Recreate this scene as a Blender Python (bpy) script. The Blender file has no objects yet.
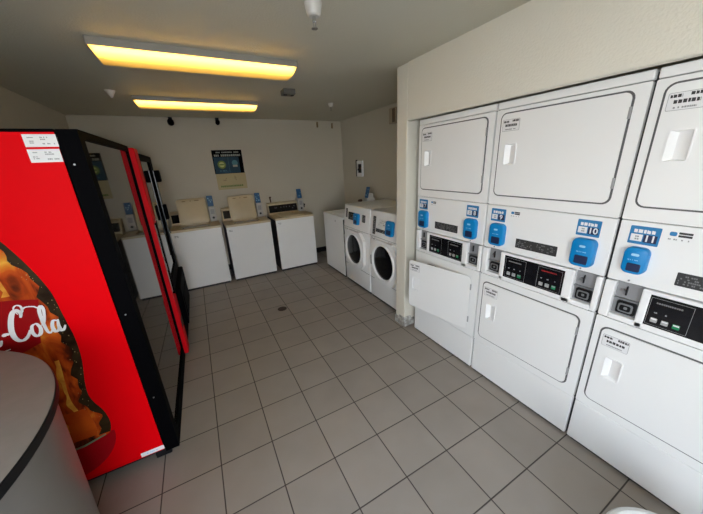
import bpy, bmesh, math, random
from mathutils import Vector, Matrix
random.seed(7)
PI = math.pi
scene = bpy.context.scene
COL = scene.collection

# ------------------------------------------------------------------ materials
def mat(name, rgb, rough=0.5, metal=0.0, spec=0.5, emit=None, emis=0.0, noise=None, bump=None, coat=0.0, ior=None):
    m = bpy.data.materials.new(name); m.use_nodes = True
    nt = m.node_tree; b = nt.nodes['Principled BSDF']
    b.inputs['Base Color'].default_value = (*rgb, 1)
    b.inputs['Roughness'].default_value = rough
    b.inputs['Metallic'].default_value = metal
    b.inputs['Specular IOR Level'].default_value = spec
    if coat: b.inputs['Coat Weight'].default_value = coat
    if ior: b.inputs['IOR'].default_value = ior
    if emit:
        b.inputs['Emission Color'].default_value = (*emit, 1)
        b.inputs['Emission Strength'].default_value = emis
    tc = nt.nodes.new('ShaderNodeTexCoord')
    if noise:                      # (scale, rgb2, amount)
        n = nt.nodes.new('ShaderNodeTexNoise'); n.inputs['Scale'].default_value = noise[0]
        n.inputs['Detail'].default_value = 5
        nt.links.new(tc.outputs['Object'], n.inputs['Vector'])
        r = nt.nodes.new('ShaderNodeValToRGB')
        r.color_ramp.elements[0].position = .5 - noise[2]; r.color_ramp.elements[1].position = .5 + noise[2]
        r.color_ramp.elements[0].color = (*noise[1], 1); r.color_ramp.elements[1].color = (*rgb, 1)
        nt.links.new(n.outputs['Fac'], r.inputs['Fac']); nt.links.new(r.outputs['Color'], b.inputs['Base Color'])
    if bump:                       # (scale, strength)
        n = nt.nodes.new('ShaderNodeTexNoise'); n.inputs['Scale'].default_value = bump[0]; n.inputs['Detail'].default_value = 4
        nt.links.new(tc.outputs['Object'], n.inputs['Vector'])
        bp = nt.nodes.new('ShaderNodeBump'); bp.inputs['Strength'].default_value = bump[1]; bp.inputs['Distance'].default_value = .01
        nt.links.new(n.outputs['Fac'], bp.inputs['Height']); nt.links.new(bp.outputs['Normal'], b.inputs['Normal'])
    return m

WHITE = mat('white_enamel', (.86, .862, .845), .33, noise=(3, (.83, .832, .815), .3))
WHITE2 = mat('white_plastic', (.86, .86, .85), .45)
CREAM = mat('cream_enamel', (.66, .56, .37), .4, noise=(6, (.58, .48, .31), .25))
GAPDARK = mat('dark_metal_and_gap_shade', (.03, .03, .032), .6)  # plinths, rails and drum; also shade painted into seams and side gaps
LINEGREY = mat('grey_rubber_seal', (.10, .10, .10), .7)
BLACK = mat('black_plastic', (.006, .006, .007), .4, spec=.25)
BLACKG = mat('black_gloss', (.008, .008, .010), .12)
BLACKM = mat('black_powder_coat', (.0015, .0015, .002), .6, spec=.02)
BLUE = mat('blue_plastic', (.0, .22, .54), .35)
BLUEST = mat('blue_sticker', (.02, .19, .42), .5)
NAVY = mat('navy_print', (.01, .02, .07), .5)
WHITEP = mat('white_print', (.78, .78, .78), .6)
BLACKP = mat('black_print', (.03, .03, .03), .6)
GREYP = mat('grey_print', (.30, .30, .30), .6)
BTN = mat('worn_button_grey', (.38, .38, .37), .55)
GREENP = mat('green_button', (.0, .20, .075), .5)
REDP = mat('red_print', (.30, .012, .012), .5)
STEEL = mat('brushed_steel', (.30, .31, .32), .42, metal=.7)
GREYM = mat('grey_plastic', (.33, .33, .33), .45)
RED = mat('vending_red', (.72, .0005, .004), .45, spec=.04)
REDTRIM = mat('red_trim', (.62, .002, .008), .5, spec=.12)
SMOKED = mat('smoked_glass', (.015, .014, .014), .03, spec=.9, ior=1.7)
PORTHOLE = mat('porthole_glass', (.004, .004, .005), .12, spec=.22)
CHROME = mat('chrome', (.7, .7, .7), .18, metal=1.0)
BRASS = mat('rusty_metal', (.10, .045, .02), .7)
LAMIN = mat('grey_laminate', (.23, .215, .195), .5, spec=.3, noise=(20, (.20, .19, .17), .3))
LAMINB = mat('grey_laminate_side', (.20, .185, .17), .35, spec=.35, noise=(8, (.17, .16, .15), .3))
BINW = mat('white_basket_plastic', (.66, .66, .64), .4)
BEIGEPL = mat('beige_plastic', (.42, .34, .24), .5)
WHITECEIL = mat('white_metal_trim', (.62, .60, .56), .4)
FIXT = mat('fixture_housing', (.30, .275, .24), .4)
POSTB = mat('poster_blue', (.02, .075, .13), .5, spec=.2, noise=(9, (.012, .035, .05), .3))
POSTT = mat('poster_tan', (.48, .40, .20), .5)
POSTG = mat('poster_green', (.11, .19, .02), .5)
POSTC = mat('poster_cyan', (.05, .20, .24), .5)
POSTY = mat('poster_yellowgreen', (.45, .50, .15), .5)

def emat(name, col, strength):
    m = bpy.data.materials.new(name); m.use_nodes = True
    b = m.node_tree.nodes['Principled BSDF']
    b.inputs['Base Color'].default_value = (.7, .65, .45, 1); b.inputs['Roughness'].default_value = .35
    b.inputs['Emission Color'].default_value = (*col, 1); b.inputs['Emission Strength'].default_value = strength
    return m
def acrylic():
    m = bpy.data.materials.new('yellowed_acrylic'); m.use_nodes = True; nt = m.node_tree; N = nt.nodes
    N.remove(N['Principled BSDF']); out = N['Material Output']
    tr = N.new('ShaderNodeBsdfTranslucent'); tr.inputs['Color'].default_value = (.92, .72, .36, 1)
    df = N.new('ShaderNodeBsdfPrincipled'); df.inputs['Base Color'].default_value = (.60, .50, .30, 1); df.inputs['Roughness'].default_value = .35
    mx = N.new('ShaderNodeMixShader'); mx.inputs['Fac'].default_value = .35
    nt.links.new(tr.outputs[0], mx.inputs[1]); nt.links.new(df.outputs[0], mx.inputs[2]); nt.links.new(mx.outputs[0], out.inputs['Surface'])
    return m
DIFF = acrylic()
TUBE = emat('fluorescent_tube_glow', (1.0, .70, .22), 15)

def wall_mat(name, a, b, bs=.25):
    m = mat(name, a, .65, noise=(1.6, b, .35), bump=(90, bs)); return m
WALL = wall_mat('beige_paint', (.60, .555, .455), (.57, .525, .425))
WALLH = wall_mat('beige_textured_paint', (.77, .735, .63), (.74, .705, .60), .30)
CEIL = wall_mat('ceiling_paint', (.66, .635, .53), (.62, .595, .49))
CONCRETE = mat('exterior_concrete', (.30, .29, .27), .8)

def floor_mat():
    m = bpy.data.materials.new('grey_floor_tile'); m.use_nodes = True
    nt = m.node_tree; N = nt.nodes; L = nt.links; b = N['Principled BSDF']
    g = N.new('ShaderNodeNewGeometry'); sp = N.new('ShaderNodeSeparateXYZ'); L.new(g.outputs['Position'], sp.inputs[0])
    def math_(op, a, v=None, c=None):
        n = N.new('ShaderNodeMath'); n.operation = op
        for i, s in enumerate((a, v, c)):
            if s is None: continue
            if isinstance(s, (int, float)): n.inputs[i].default_value = s
            else: L.new(s, n.inputs[i])
        return n.outputs[0]
    T = .307
    d = []; ids = []
    for ax in ('X', 'Y'):
        q = math_('DIVIDE', sp.outputs[ax], T)
        f = math_('FRACT', q)
        ids.append(math_('FLOOR', q))
        e = math_('SUBTRACT', .5, math_('ABSOLUTE', math_('SUBTRACT', f, .5)))   # 0 at joint
        d.append(e)
    dm = math_('MINIMUM', d[0], d[1])
    ramp = N.new('ShaderNodeMapRange'); L.new(dm, ramp.inputs['Value'])
    ramp.inputs['From Min'].default_value = .0075; ramp.inputs['From Max'].default_value = .0125
    # per tile tone
    cb = N.new('ShaderNodeCombineXYZ'); L.new(ids[0], cb.inputs[0]); L.new(ids[1], cb.inputs[1])
    wn = N.new('ShaderNodeTexWhiteNoise'); wn.noise_dimensions = '3D'; L.new(cb.outputs[0], wn.inputs['Vector'])
    no = N.new('ShaderNodeTexNoise'); no.inputs['Scale'].default_value = 3.5; no.inputs['Detail'].default_value = 6
    L.new(g.outputs['Position'], no.inputs['Vector'])
    v = math_('MULTIPLY_ADD', wn.outputs['Value'], .10, math_('MULTIPLY_ADD', no.outputs['Fac'], .30, .80))
    tile = N.new('ShaderNodeVectorMath'); tile.operation = 'SCALE'
    tile.inputs[0].default_value = (.30, .262, .225); L.new(v, tile.inputs['Scale'])
    mx = N.new('ShaderNodeMix'); mx.data_type = 'RGBA'
    L.new(ramp.outputs['Result'], mx.inputs['Factor'])
    mx.inputs['A'].default_value = (.055, .045, .038, 1); L.new(tile.outputs[0], mx.inputs['B'])
    L.new(mx.outputs['Result'], b.inputs['Base Color'])
    rr = N.new('ShaderNodeMapRange'); L.new(ramp.outputs['Result'], rr.inputs['Value'])
    rr.inputs['To Min'].default_value = .9; rr.inputs['To Max'].default_value = .42
    L.new(rr.outputs['Result'], b.inputs['Roughness'])
    bp = N.new('ShaderNodeBump'); bp.inputs['Strength'].default_value = .5; bp.inputs['Distance'].default_value = .003
    L.new(ramp.outputs['Result'], bp.inputs['Height']); L.new(bp.outputs['Normal'], b.inputs['Normal'])
    return m
FLOOR = floor_mat()

def bottle_mat():
    m = bpy.data.materials.new('printed_cola_bottle'); m.use_nodes = True
    nt = m.node_tree; N = nt.nodes; L = nt.links; b = N['Principled BSDF']; b.inputs['Roughness'].default_value = .4; b.inputs['Specular IOR Level'].default_value = .1
    tc = N.new('ShaderNodeTexCoord'); mp = N.new('ShaderNodeMapping'); mp.inputs['Scale'].default_value = (1, 7, 3)
    mp.inputs['Rotation'].default_value = (.12, 0, 0)
    L.new(tc.outputs['Object'], mp.inputs['Vector'])
    n = N.new('ShaderNodeTexNoise'); n.inputs['Scale'].default_value = 1.6; n.inputs['Detail'].default_value = 5; n.inputs['Distortion'].default_value = .8
    L.new(mp.outputs[0], n.inputs['Vector'])
    r = N.new('ShaderNodeValToRGB'); cr = r.color_ramp
    cr.elements[0].position = .30; cr.elements[0].color = (.02, .008, .004, 1)
    cr.elements[1].position = .75; cr.elements[1].color = (.80, .42, .06, 1)
    for p, c in ((.40, (.09, .014, .004)), (.48, (.36, .045, .006)), (.57, (.55, .09, .010)), (.67, (.66, .22, .02))):
        e = cr.elements.new(p); e.color = (*c, 1)
    L.new(n.outputs['Fac'], r.inputs['Fac']); L.new(r.outputs['Color'], b.inputs['Base Color'])
    return m
BOTTLE = bottle_mat()
BOTDARK = mat('printed_dark_cola', (.014, .006, .003), .35, spec=.1, noise=(14, (.045, .030, .012), .2))
BOTORANGE = mat('printed_amber', (.62, .11, .010), .4, spec=.1, noise=(9, (.38, .04, .006), .25))
BOTGOLD = mat('printed_gold', (.80, .42, .06), .4, spec=.1, noise=(22, (.55, .16, .02), .2))
BOTRED = mat('printed_label_red', (.30, .004, .006), .4, spec=.1, noise=(8, (.25, .005, .006), .25))
BOTSHADE = mat('printed_reflection_red', (.36, .003, .008), .4, spec=.1)
DROPS = mat('printed_droplets', (.34, .25, .11), .4, spec=.1)

# ------------------------------------------------------------------ mesh helpers
def box(bm, x0, x1, y0, y1, z0, z1, bev=0.0, mi=0, seg=2):
    t = bmesh.new(); bmesh.ops.create_cube(t, size=1)
    for v in t.verts:
        v.co = Vector(((x0+x1)/2 + v.co.x*(x1-x0), (y0+y1)/2 + v.co.y*(y1-y0), (z0+z1)/2 + v.co.z*(z1-z0)))
    if bev: bmesh.ops.bevel(t, geom=t.edges[:], offset=bev, segments=seg, profile=.5, affect='EDGES')
    merge(bm, t, mi)
def merge(bm, t, mi=None, mx=None):
    if mx is not None: bmesh.ops.transform(t, matrix=mx, verts=t.verts)
    if mi is not None:
        for f in t.faces: f.material_index = mi
    me = bpy.data.meshes.new('t'); t.to_mesh(me); t.free(); bm.from_mesh(me); bpy.data.meshes.remove(me)
def rr_pts(cx, cz, w, h, r, n=5):
    r = min(r, w/2-1e-5, h/2-1e-5); P = []
    for (sx, sz, a0) in ((1, 1, 0), (-1, 1, 90), (-1, -1, 180), (1, -1, 270)):
        for k in range(n+1):
            a = math.radians(a0 + 90*k/n)
            P.append((cx + sx*(w/2-r) + r*math.cos(a), cz + sz*(h/2-r) + r*math.sin(a)))
    return P
def prism(bm, pts, y0, y1, bev=0.0, mi=0):
    """outline in XZ, from y0 (front, smaller y) to y1"""
    t = bmesh.new()
    f = t.faces.new([t.verts.new((x, y0, z)) for x, z in pts])
    r = bmesh.ops.extrude_face_region(t, geom=[f])
    for v in r['geom']:
        if isinstance(v, bmesh.types.BMVert): v.co.y = y1
    bmesh.ops.recalc_face_normals(t, faces=t.faces[:])
    if bev:
        ed = [e for e in t.edges if all(abs(v.co.y-y0) < 1e-6 for v in e.verts)]
        bmesh.ops.bevel(t, geom=ed, offset=bev, segments=2, profile=.5, affect='EDGES')
    merge(bm, t, mi)
def rbox(bm, cx, cz, w, h, r, y0, y1, bev=0.0, mi=0): prism(bm, rr_pts(cx, cz, w, h, r), y0, y1, bev, mi)
def holed(bm, outer, inner, y0, y1, mi=0, back=False):
    """plate with a hole, outlines in XZ"""
    t = bmesh.new()
    def loop(pts, y):
        vs = [t.verts.new((x, y, z)) for x, z in pts]
        return vs, [t.edges.new((vs[i], vs[(i+1) % len(vs)])) for i in range(len(vs))]
    for y in (y0, y1) if back else (y0,):
        o, eo = loop(outer, y); i, ei = loop(inner, y)
        bmesh.ops.triangle_fill(t, use_beauty=True, edges=eo+ei)
        if y == y0: fo, fi = o, i
    if back: bo, bi = o, i
    else: bo, _ = loop(outer, y1); bi, _ = loop(inner, y1)
    for a, b in ((fo, bo), (fi, bi)):
        for k in range(len(a)):
            j = (k+1) % len(a); t.faces.new((a[k], a[j], b[j], b[k]))
    bmesh.ops.recalc_face_normals(t, faces=t.faces[:])
    merge(bm, t, mi)
def cyl(bm, p0, p1, r0, r1=None, seg=20, mi=0):
    r1 = r0 if r1 is None else r1
    p0 = Vector(p0); p1 = Vector(p1); d = p1-p0
    t = bmesh.new()
    bmesh.ops.create_cone(t, cap_ends=True, cap_tris=False, segments=seg, radius1=r0, radius2=r1, depth=d.length)
    mx = Matrix.Translation((p0+p1)/2) @ d.to_track_quat('Z', 'Y').to_matrix().to_4x4()
    merge(bm, t, mi, mx)
def lathe(bm, prof, mx=None, seg=40, mi=0, a0=0.0, a1=2*PI):
    """profile of (r, z) turned around Z"""
    t = bmesh.new(); full = abs(a1-a0-2*PI) < 1e-6
    n = seg if full else seg+1
    rings = []
    for k in range(n):
        a = a0 + (a1-a0)*k/seg
        rings.append([t.verts.new((r*math.cos(a), r*math.sin(a), z)) for r, z in prof])
    for k in range(seg):
        A = rings[k]; B = rings[(k+1) % n]
        for i in range(len(prof)-1):
            try: t.faces.new((A[i], B[i], B[i+1], A[i+1]))
            except ValueError: pass
    bmesh.ops.remove_doubles(t, verts=t.verts, dist=1e-6)
    bmesh.ops.recalc_face_normals(t, faces=t.faces[:])
    merge(bm, t, mi, mx)
def marks(bm, x0, x1, z0, z1, y, rows, mi=0, fill=.8, gap=.35, seed=1):
    """rows of small unreadable print"""
    R = random.Random(seed); hh = (z1-z0)/rows
    for r in range(rows):
        x = x0; zc = z1-hh*(r+.5)
        h = hh*(1-gap)
        while x < x1-.001:
            w = h*R.uniform(.5, .9)
            if R.random() < fill:
                a = min(x+w, x1)
                if a-x > .0006:
                    v = [bm.verts.new((x, y, zc-h/2)), bm.verts.new((a, y, zc-h/2)), bm.verts.new((a, y, zc+h/2*R.uniform(.5, 1))), bm.verts.new((x, y, zc+h/2))]
                    bm.faces.new(v).material_index = mi
            x += w*1.25
def quad(bm, x0, x1, z0, z1, y, mi=0):
    bm.faces.new([bm.verts.new(p) for p in ((x0, y, z0), (x1, y, z0), (x1, y, z1), (x0, y, z1))]).material_index = mi

def obj(name, bm, mats, parent=None, smooth=False, mx=None):
    if mx is not None: bmesh.ops.transform(bm, matrix=mx, verts=bm.verts)
    me = bpy.data.meshes.new(name); bm.to_mesh(me); bm.free()
    for m in (mats if isinstance(mats, (list, tuple)) else [mats]): me.materials.append(m)
    if smooth:
        for p in me.polygons: p.use_smooth = True
        try: me.set_sharp_from_angle(angle=math.radians(35))
        except Exception: pass
    o = bpy.data.objects.new(name, me); COL.objects.link(o)
    if parent: o.parent = parent
    return o
def thing(name, label, cat, loc=(0, 0, 0), rotz=0.0, group=None):
    o = bpy.data.objects.new(name, None); COL.objects.link(o)
    o.location = loc; o.rotation_euler = (0, 0, rotz); o.empty_display_size = .1
    o['label'] = label; o['category'] = cat
    if group: o['group'] = group
    return o
def tag(o, label, cat, group=None):
    o['label'] = label; o['category'] = cat
    if group: o['group'] = group
    return o
def struct(name, bm, m, label=None):
    o = obj(name, bm, m); o['kind'] = 'structure'
    if label: o['label'] = label
    return o
def copy_tree(o, parent=None):
    c = o.copy(); COL.objects.link(c); c.parent = parent
    for ch in [k for k in bpy.data.objects if k.parent == o]: copy_tree(ch, c)
    return c
def text_bm(bm, s, size, cx, cz, y, mi=0, bold=.0, sx=1.0):
    cu = bpy.data.curves.new('txt', 'FONT'); cu.body = s; cu.size = size; cu.align_x = 'CENTER'; cu.align_y = 'CENTER'; cu.offset = bold
    cu.fill_mode = 'FRONT'
    o = bpy.data.objects.new('txt', cu); COL.objects.link(o)
    dg = bpy.context.evaluated_depsgraph_get(); me = bpy.data.meshes.new_from_object(o.evaluated_get(dg))
    t = bmesh.new(); t.from_mesh(me)
    for v in t.verts: v.co = Vector((cx + v.co.x*sx, y, cz + v.co.y))
    bpy.data.objects.remove(o); bpy.data.curves.remove(cu); bpy.data.meshes.remove(me)
    merge(bm, t, mi)

# ------------------------------------------------------------------ room
CH = 2.445                      # ceiling
XL, XR, YB, YF = -1.40, 2.50, 3.40, -2.95
def b_(*a, **k):
    bm = bmesh.new(); box(bm, *a, **k); return bm
struct('floor', b_(XL-.1, XR+.1, YF-.12, YB+.1, -.08, 0), FLOOR)
struct('ceiling', b_(XL-.1, XR+.1, YF-.12, YB+.1, CH, CH+.1), CEIL)
WY0, WY1, WZ0, WZ1 = YF+.08, -1.62, 1.05, 2.32
bm = bmesh.new()
box(bm, XL-.1, XL, WY1, YB+.1, 0, CH); box(bm, XL-.1, XL, YF-.12, WY0, 0, CH); box(bm, XL-.1, XL, WY0, WY1, 0, WZ0); box(bm, XL-.1, XL, WY0, WY1, WZ1, CH)
struct('wall_left', bm, WALL)
bm = bmesh.new()
for (a, b, c, d) in ((WY0, WY1, WZ0-.03, WZ0+.03), (WY0, WY1, WZ1-.03, WZ1+.03), (WY0-.03, WY0+.03, WZ0, WZ1), (WY1-.03, WY1+.03, WZ0, WZ1), ((WY0+WY1)/2-.02, (WY0+WY1)/2+.02, WZ0, WZ1)):
    box(bm, XL-.07, XL-.02, a, b, c, d, bev=.003)
struct('added_window_1', bm, WHITE2)  # unseen window, added to throw more daylight on the dryer side
struct('wall_back', b_(XL, XR, YB, YB+.1, 0, CH), WALL)
struct('wall_right', b_(XR, XR+.1, YF-.12, YB+.1, 0, CH), WALL)
# end wall of the dryer niche and the header over the dryers
struct('wall_middle', b_(1.565, XR, .30, .445, 0, CH, bev=.008), WALLH)
struct('wall_upper', b_(1.565, 1.612, YF, .302, 2.014, CH+.01, bev=.010), WALLH)
bm = bmesh.new(); box(bm, 1.553, 1.70, .285, .455, .0, .085, bev=.012); box(bm, 1.56, 1.66, .290, .40, .07, .12, bev=.02)
struct('baseboard_middle', bm, mat('chipped_white_base', (.55, .54, .50), .6, noise=(30, (.30, .28, .25), .1)))
# front wall with an unseen open doorway, placed to let daylight in
DX0, DX1, DZ = -.80, .30, 2.15
bm = bmesh.new()
box(bm, XL, DX0, YF-.12, YF, 0, CH); box(bm, DX1, XR, YF-.12, YF, 0, CH); box(bm, DX0, DX1, YF-.12, YF, DZ, CH)
struct('wall_front', bm, WALL)
bm = bmesh.new()
box(bm, DX0-.05, DX0, YF-.01, YF+.02, 0, DZ+.05, bev=.004); box(bm, DX1, DX1+.05, YF-.01, YF+.02, 0, DZ+.05, bev=.004); box(bm, DX0, DX1, YF-.01, YF+.02, DZ, DZ+.05, bev=.004)
struct('trim_1', bm, WHITECEIL)
struct('ground_outside', b_(-9, 8, YF-9, YF-.12, -.10, -.02), CONCRETE)
struct('baseboard_back', b_(XL, XR, YB-.012, YB, 0, .10, bev=.003), BLACK)
struct('baseboard_right', b_(XR-.012, XR, .445, YB-.012, 0, .10, bev=.003), BLACK)

# ------------------------------------------------------------------ shared machine pieces
def card_reader(parent, cx, cz, y, w=.106, h=.152):
    bm = bmesh.new()
    rbox(bm, cx, cz, w, h, .028, y-.034, y, bev=.010)
    o = obj('card_reader', bm, BLUE, parent, smooth=True)
    bm = bmesh.new(); rbox(bm, cx+.004, cz-h*.235, w*.56, h*.30, .006, y-.0375, y-.033, bev=.001)
    obj('reader_screen', bm, NAVY, o)
    bm = bmesh.new(); marks(bm, cx-.022, cx+.022, cz+h*.02, cz+h*.07, y-.0346, 1, seed=3); obj('reader_print', bm, mat_pale, o)
    bm = bmesh.new(); rbox(bm, cx, cz+h*.24, .028, .012, .005, y-.0346, y-.034); obj('reader_emblem', bm, mat_pale, o)
    return o
mat_pale = mat('pale_blue_print', (.35, .62, .82), .5)
def number_sticker(parent, num, cx, cz, y, w=.112, h=.085):
    bm = bmesh.new()
    rbox(bm, cx, cz, w, h, .004, y-.0012, y, mi=0)
    quad(bm, cx-.0, cx+w*.43, cz-h*.36, cz+h*.06, y-.0018, 2)
    quad(bm, cx-w*.43, cx-.004, cz-h*.34, cz+h*.05, y-.0018, 1)
    marks(bm, cx-w*.36, cx+w*.36, cz+h*.12, cz+h*.34, y-.0018, 1, mi=1, fill=1, gap=.1, seed=5)
    marks(bm, cx-w*.28, cx-w*.14, cz-h*.28, cz, y-.0022, 2, mi=3, seed=9)
    text_bm(bm, num, h*.50, cx+w*.21, cz-h*.15, y-.0024, mi=1, bold=.001)
    return obj('number_sticker', bm, [BLUEST, WHITEP, NAVY, GREYP], parent)
def brand_tag(parent, cx, cz, y, big=False):
    s = 1.0 if big else .85
    bm = bmesh.new()
    rbox(bm, cx-.022*s, cz+.006*s, .022*s, .018*s, .006*s, y-.0012, y, mi=0)
    quad(bm, cx-.006*s, cx+.034*s, cz+.007*s, cz+.016*s, y-.001, 1); quad(bm, cx-.006*s, cx+.034*s, cz-.005*s, cz+.004*s, y-.001, 1)
    marks(bm, cx-.034*s, cx+.030*s, cz-.022*s, cz-.012*s, y-.001, 1, mi=2, fill=.7, seed=4)
    return obj('service_sticker', bm, [BLUEST, BLACKP, GREYP], parent)
def door_label(parent, cx, cz, y, w=.108, h=.066, seed=1):
    bm = bmesh.new()
    rbox(bm, cx, cz, w, h, .006, y-.0008, y, mi=1)
    rbox(bm, cx, cz, w-.003, h-.003, .005, y-.0012, y, mi=0)
    marks(bm, cx-w*.44, cx-w*.12, cz+h*.20, cz+h*.42, y-.0016, 1, mi=2, fill=1, gap=.2, seed=seed)
    marks(bm, cx+w*.08, cx+w*.46, cz+h*.24, cz+h*.46, y-.0016, 1, mi=2, fill=1, gap=.2, seed=seed+1)
    marks(bm, cx-w*.32, cx+w*.36, cz-h*.14, cz+h*.12, y-.0016, 1, mi=2, fill=1, gap=.2, seed=seed+2)
    marks(bm, cx-w*.30, cx+w*.30, cz-h*.42, cz-h*.26, y-.0016, 1, mi=1, fill=.9, seed=seed+3)
    return obj('notice_label', bm, [WHITEP, GREYP, BLACKP], parent)
def pull_handle(parent, cx, cz, y, w=.078, h=.130):
    """scooped pocket pull: raised rim and a sloped well"""
    bm = bmesh.new()
    o = rr_pts(cx, cz, w, h, .010); i = rr_pts(cx, cz, w-.010, h-.010, .007)
    holed(bm, o, i, y-.0045, y+.004)
    t = bmesh.new(); D = .022
    x0, x1, z0, z1 = cx-w/2+.005, cx+w/2-.005, cz-h/2+.005, cz+h/2-.005
    xs = x0+(x1-x0)*.32
    F = [t.verts.new(p) for p in ((x0, y-.001, z0), (x1, y-.001, z0), (x1, y-.001, z1), (x0, y-.001, z1))]
    B = [t.verts.new(p) for p in ((xs, y+D, z0+.008), (x1-.003, y+D*.12, z0+.004), (x1-.003, y+D*.12, z1-.004), (xs, y+D, z1-.008))]
    t.faces.new(B)
    for k in range(4): t.faces.new((F[k], F[(k+1) % 4], B[(k+1) % 4], B[k]))
    merge(bm, t)
    return obj('door_handle', bm, WHITE2, parent)
def dryer_door(parent, x0, x1, z0, z1, y, seed=1, label=True, hinge=None):
    """closed door panel with handle pocket; returns the door object"""
    cx, cz, w, h = (x0+x1)/2, (z0+z1)/2, x1-x0, z1-z0
    hx, hz = x0+.078, cz-.012 + .02
    bm = bmesh.new()
    outer = rr_pts(cx, cz, w, h, .030, 7); inner = rr_pts(hx, hz, .070, .122, .008)
    holed(bm, outer, inner, y-.0055, y+.0005)
    # rounded front lip
    ring = rr_pts(cx, cz, w-.004, h-.004, .028, 7)
    o = obj('door', bm, WHITE, parent)
    pull_handle(o, hx, hz, y-.0055)
    if label: door_label(o, x0+.064, z1-.066, y-.0055, seed=seed)
    for zz in (z0+.07, z1-.11):
        bm = bmesh.new(); box(bm, x1-.002, x1+.008, y-.0075, y, zz, zz+.05, bev=.002); obj('hinge', bm, GREYM, o)
    return o
mat_niche = mat('grey_coin_panel', (.26, .26, .265), .5)
def coin_slot(parent, x0, x1, y):
    """grey recessed niche with coin entry above and return cup below"""
    bm = bmesh.new()
    box(bm, x0-.003, x1+.003, y+.020, y+.0335, .909, 1.077, mi=0)
    box(bm, x0, x1, y+.004, y+.030, .990, .996, bev=.001, mi=1)
    cyl(bm, (x0+.026, y+.03, 1.035), (x0+.026, y+.006, 1.035), .009, .009, 12, mi=1)
    box(bm, x0+.036, x0+.040, y+.008, y+.021, 1.015, 1.06, mi=2)
    o = obj('coin_panel', bm, [mat_niche, STEEL, BLACK], parent)
    bm = bmesh.new(); cx = (x0+x1)/2+.004
    rbox(bm, cx, .950, .074, .064, .008, y+.006, y+.03, bev=.003, mi=1)
    rbox(bm, cx, .950, .056, .046, .010, y+.0030, y+.0075, bev=.001, mi=0)
    rbox(bm, cx, .950, .042, .030, .008, y+.0015, y+.0035, mi=1)
    rbox(bm, cx+.002, .951, .016, .016, .006, y+.001, y+.006, bev=.002, mi=0)
    obj('coin_return', bm, [STEEL, BLACK], o)
    return o

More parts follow.
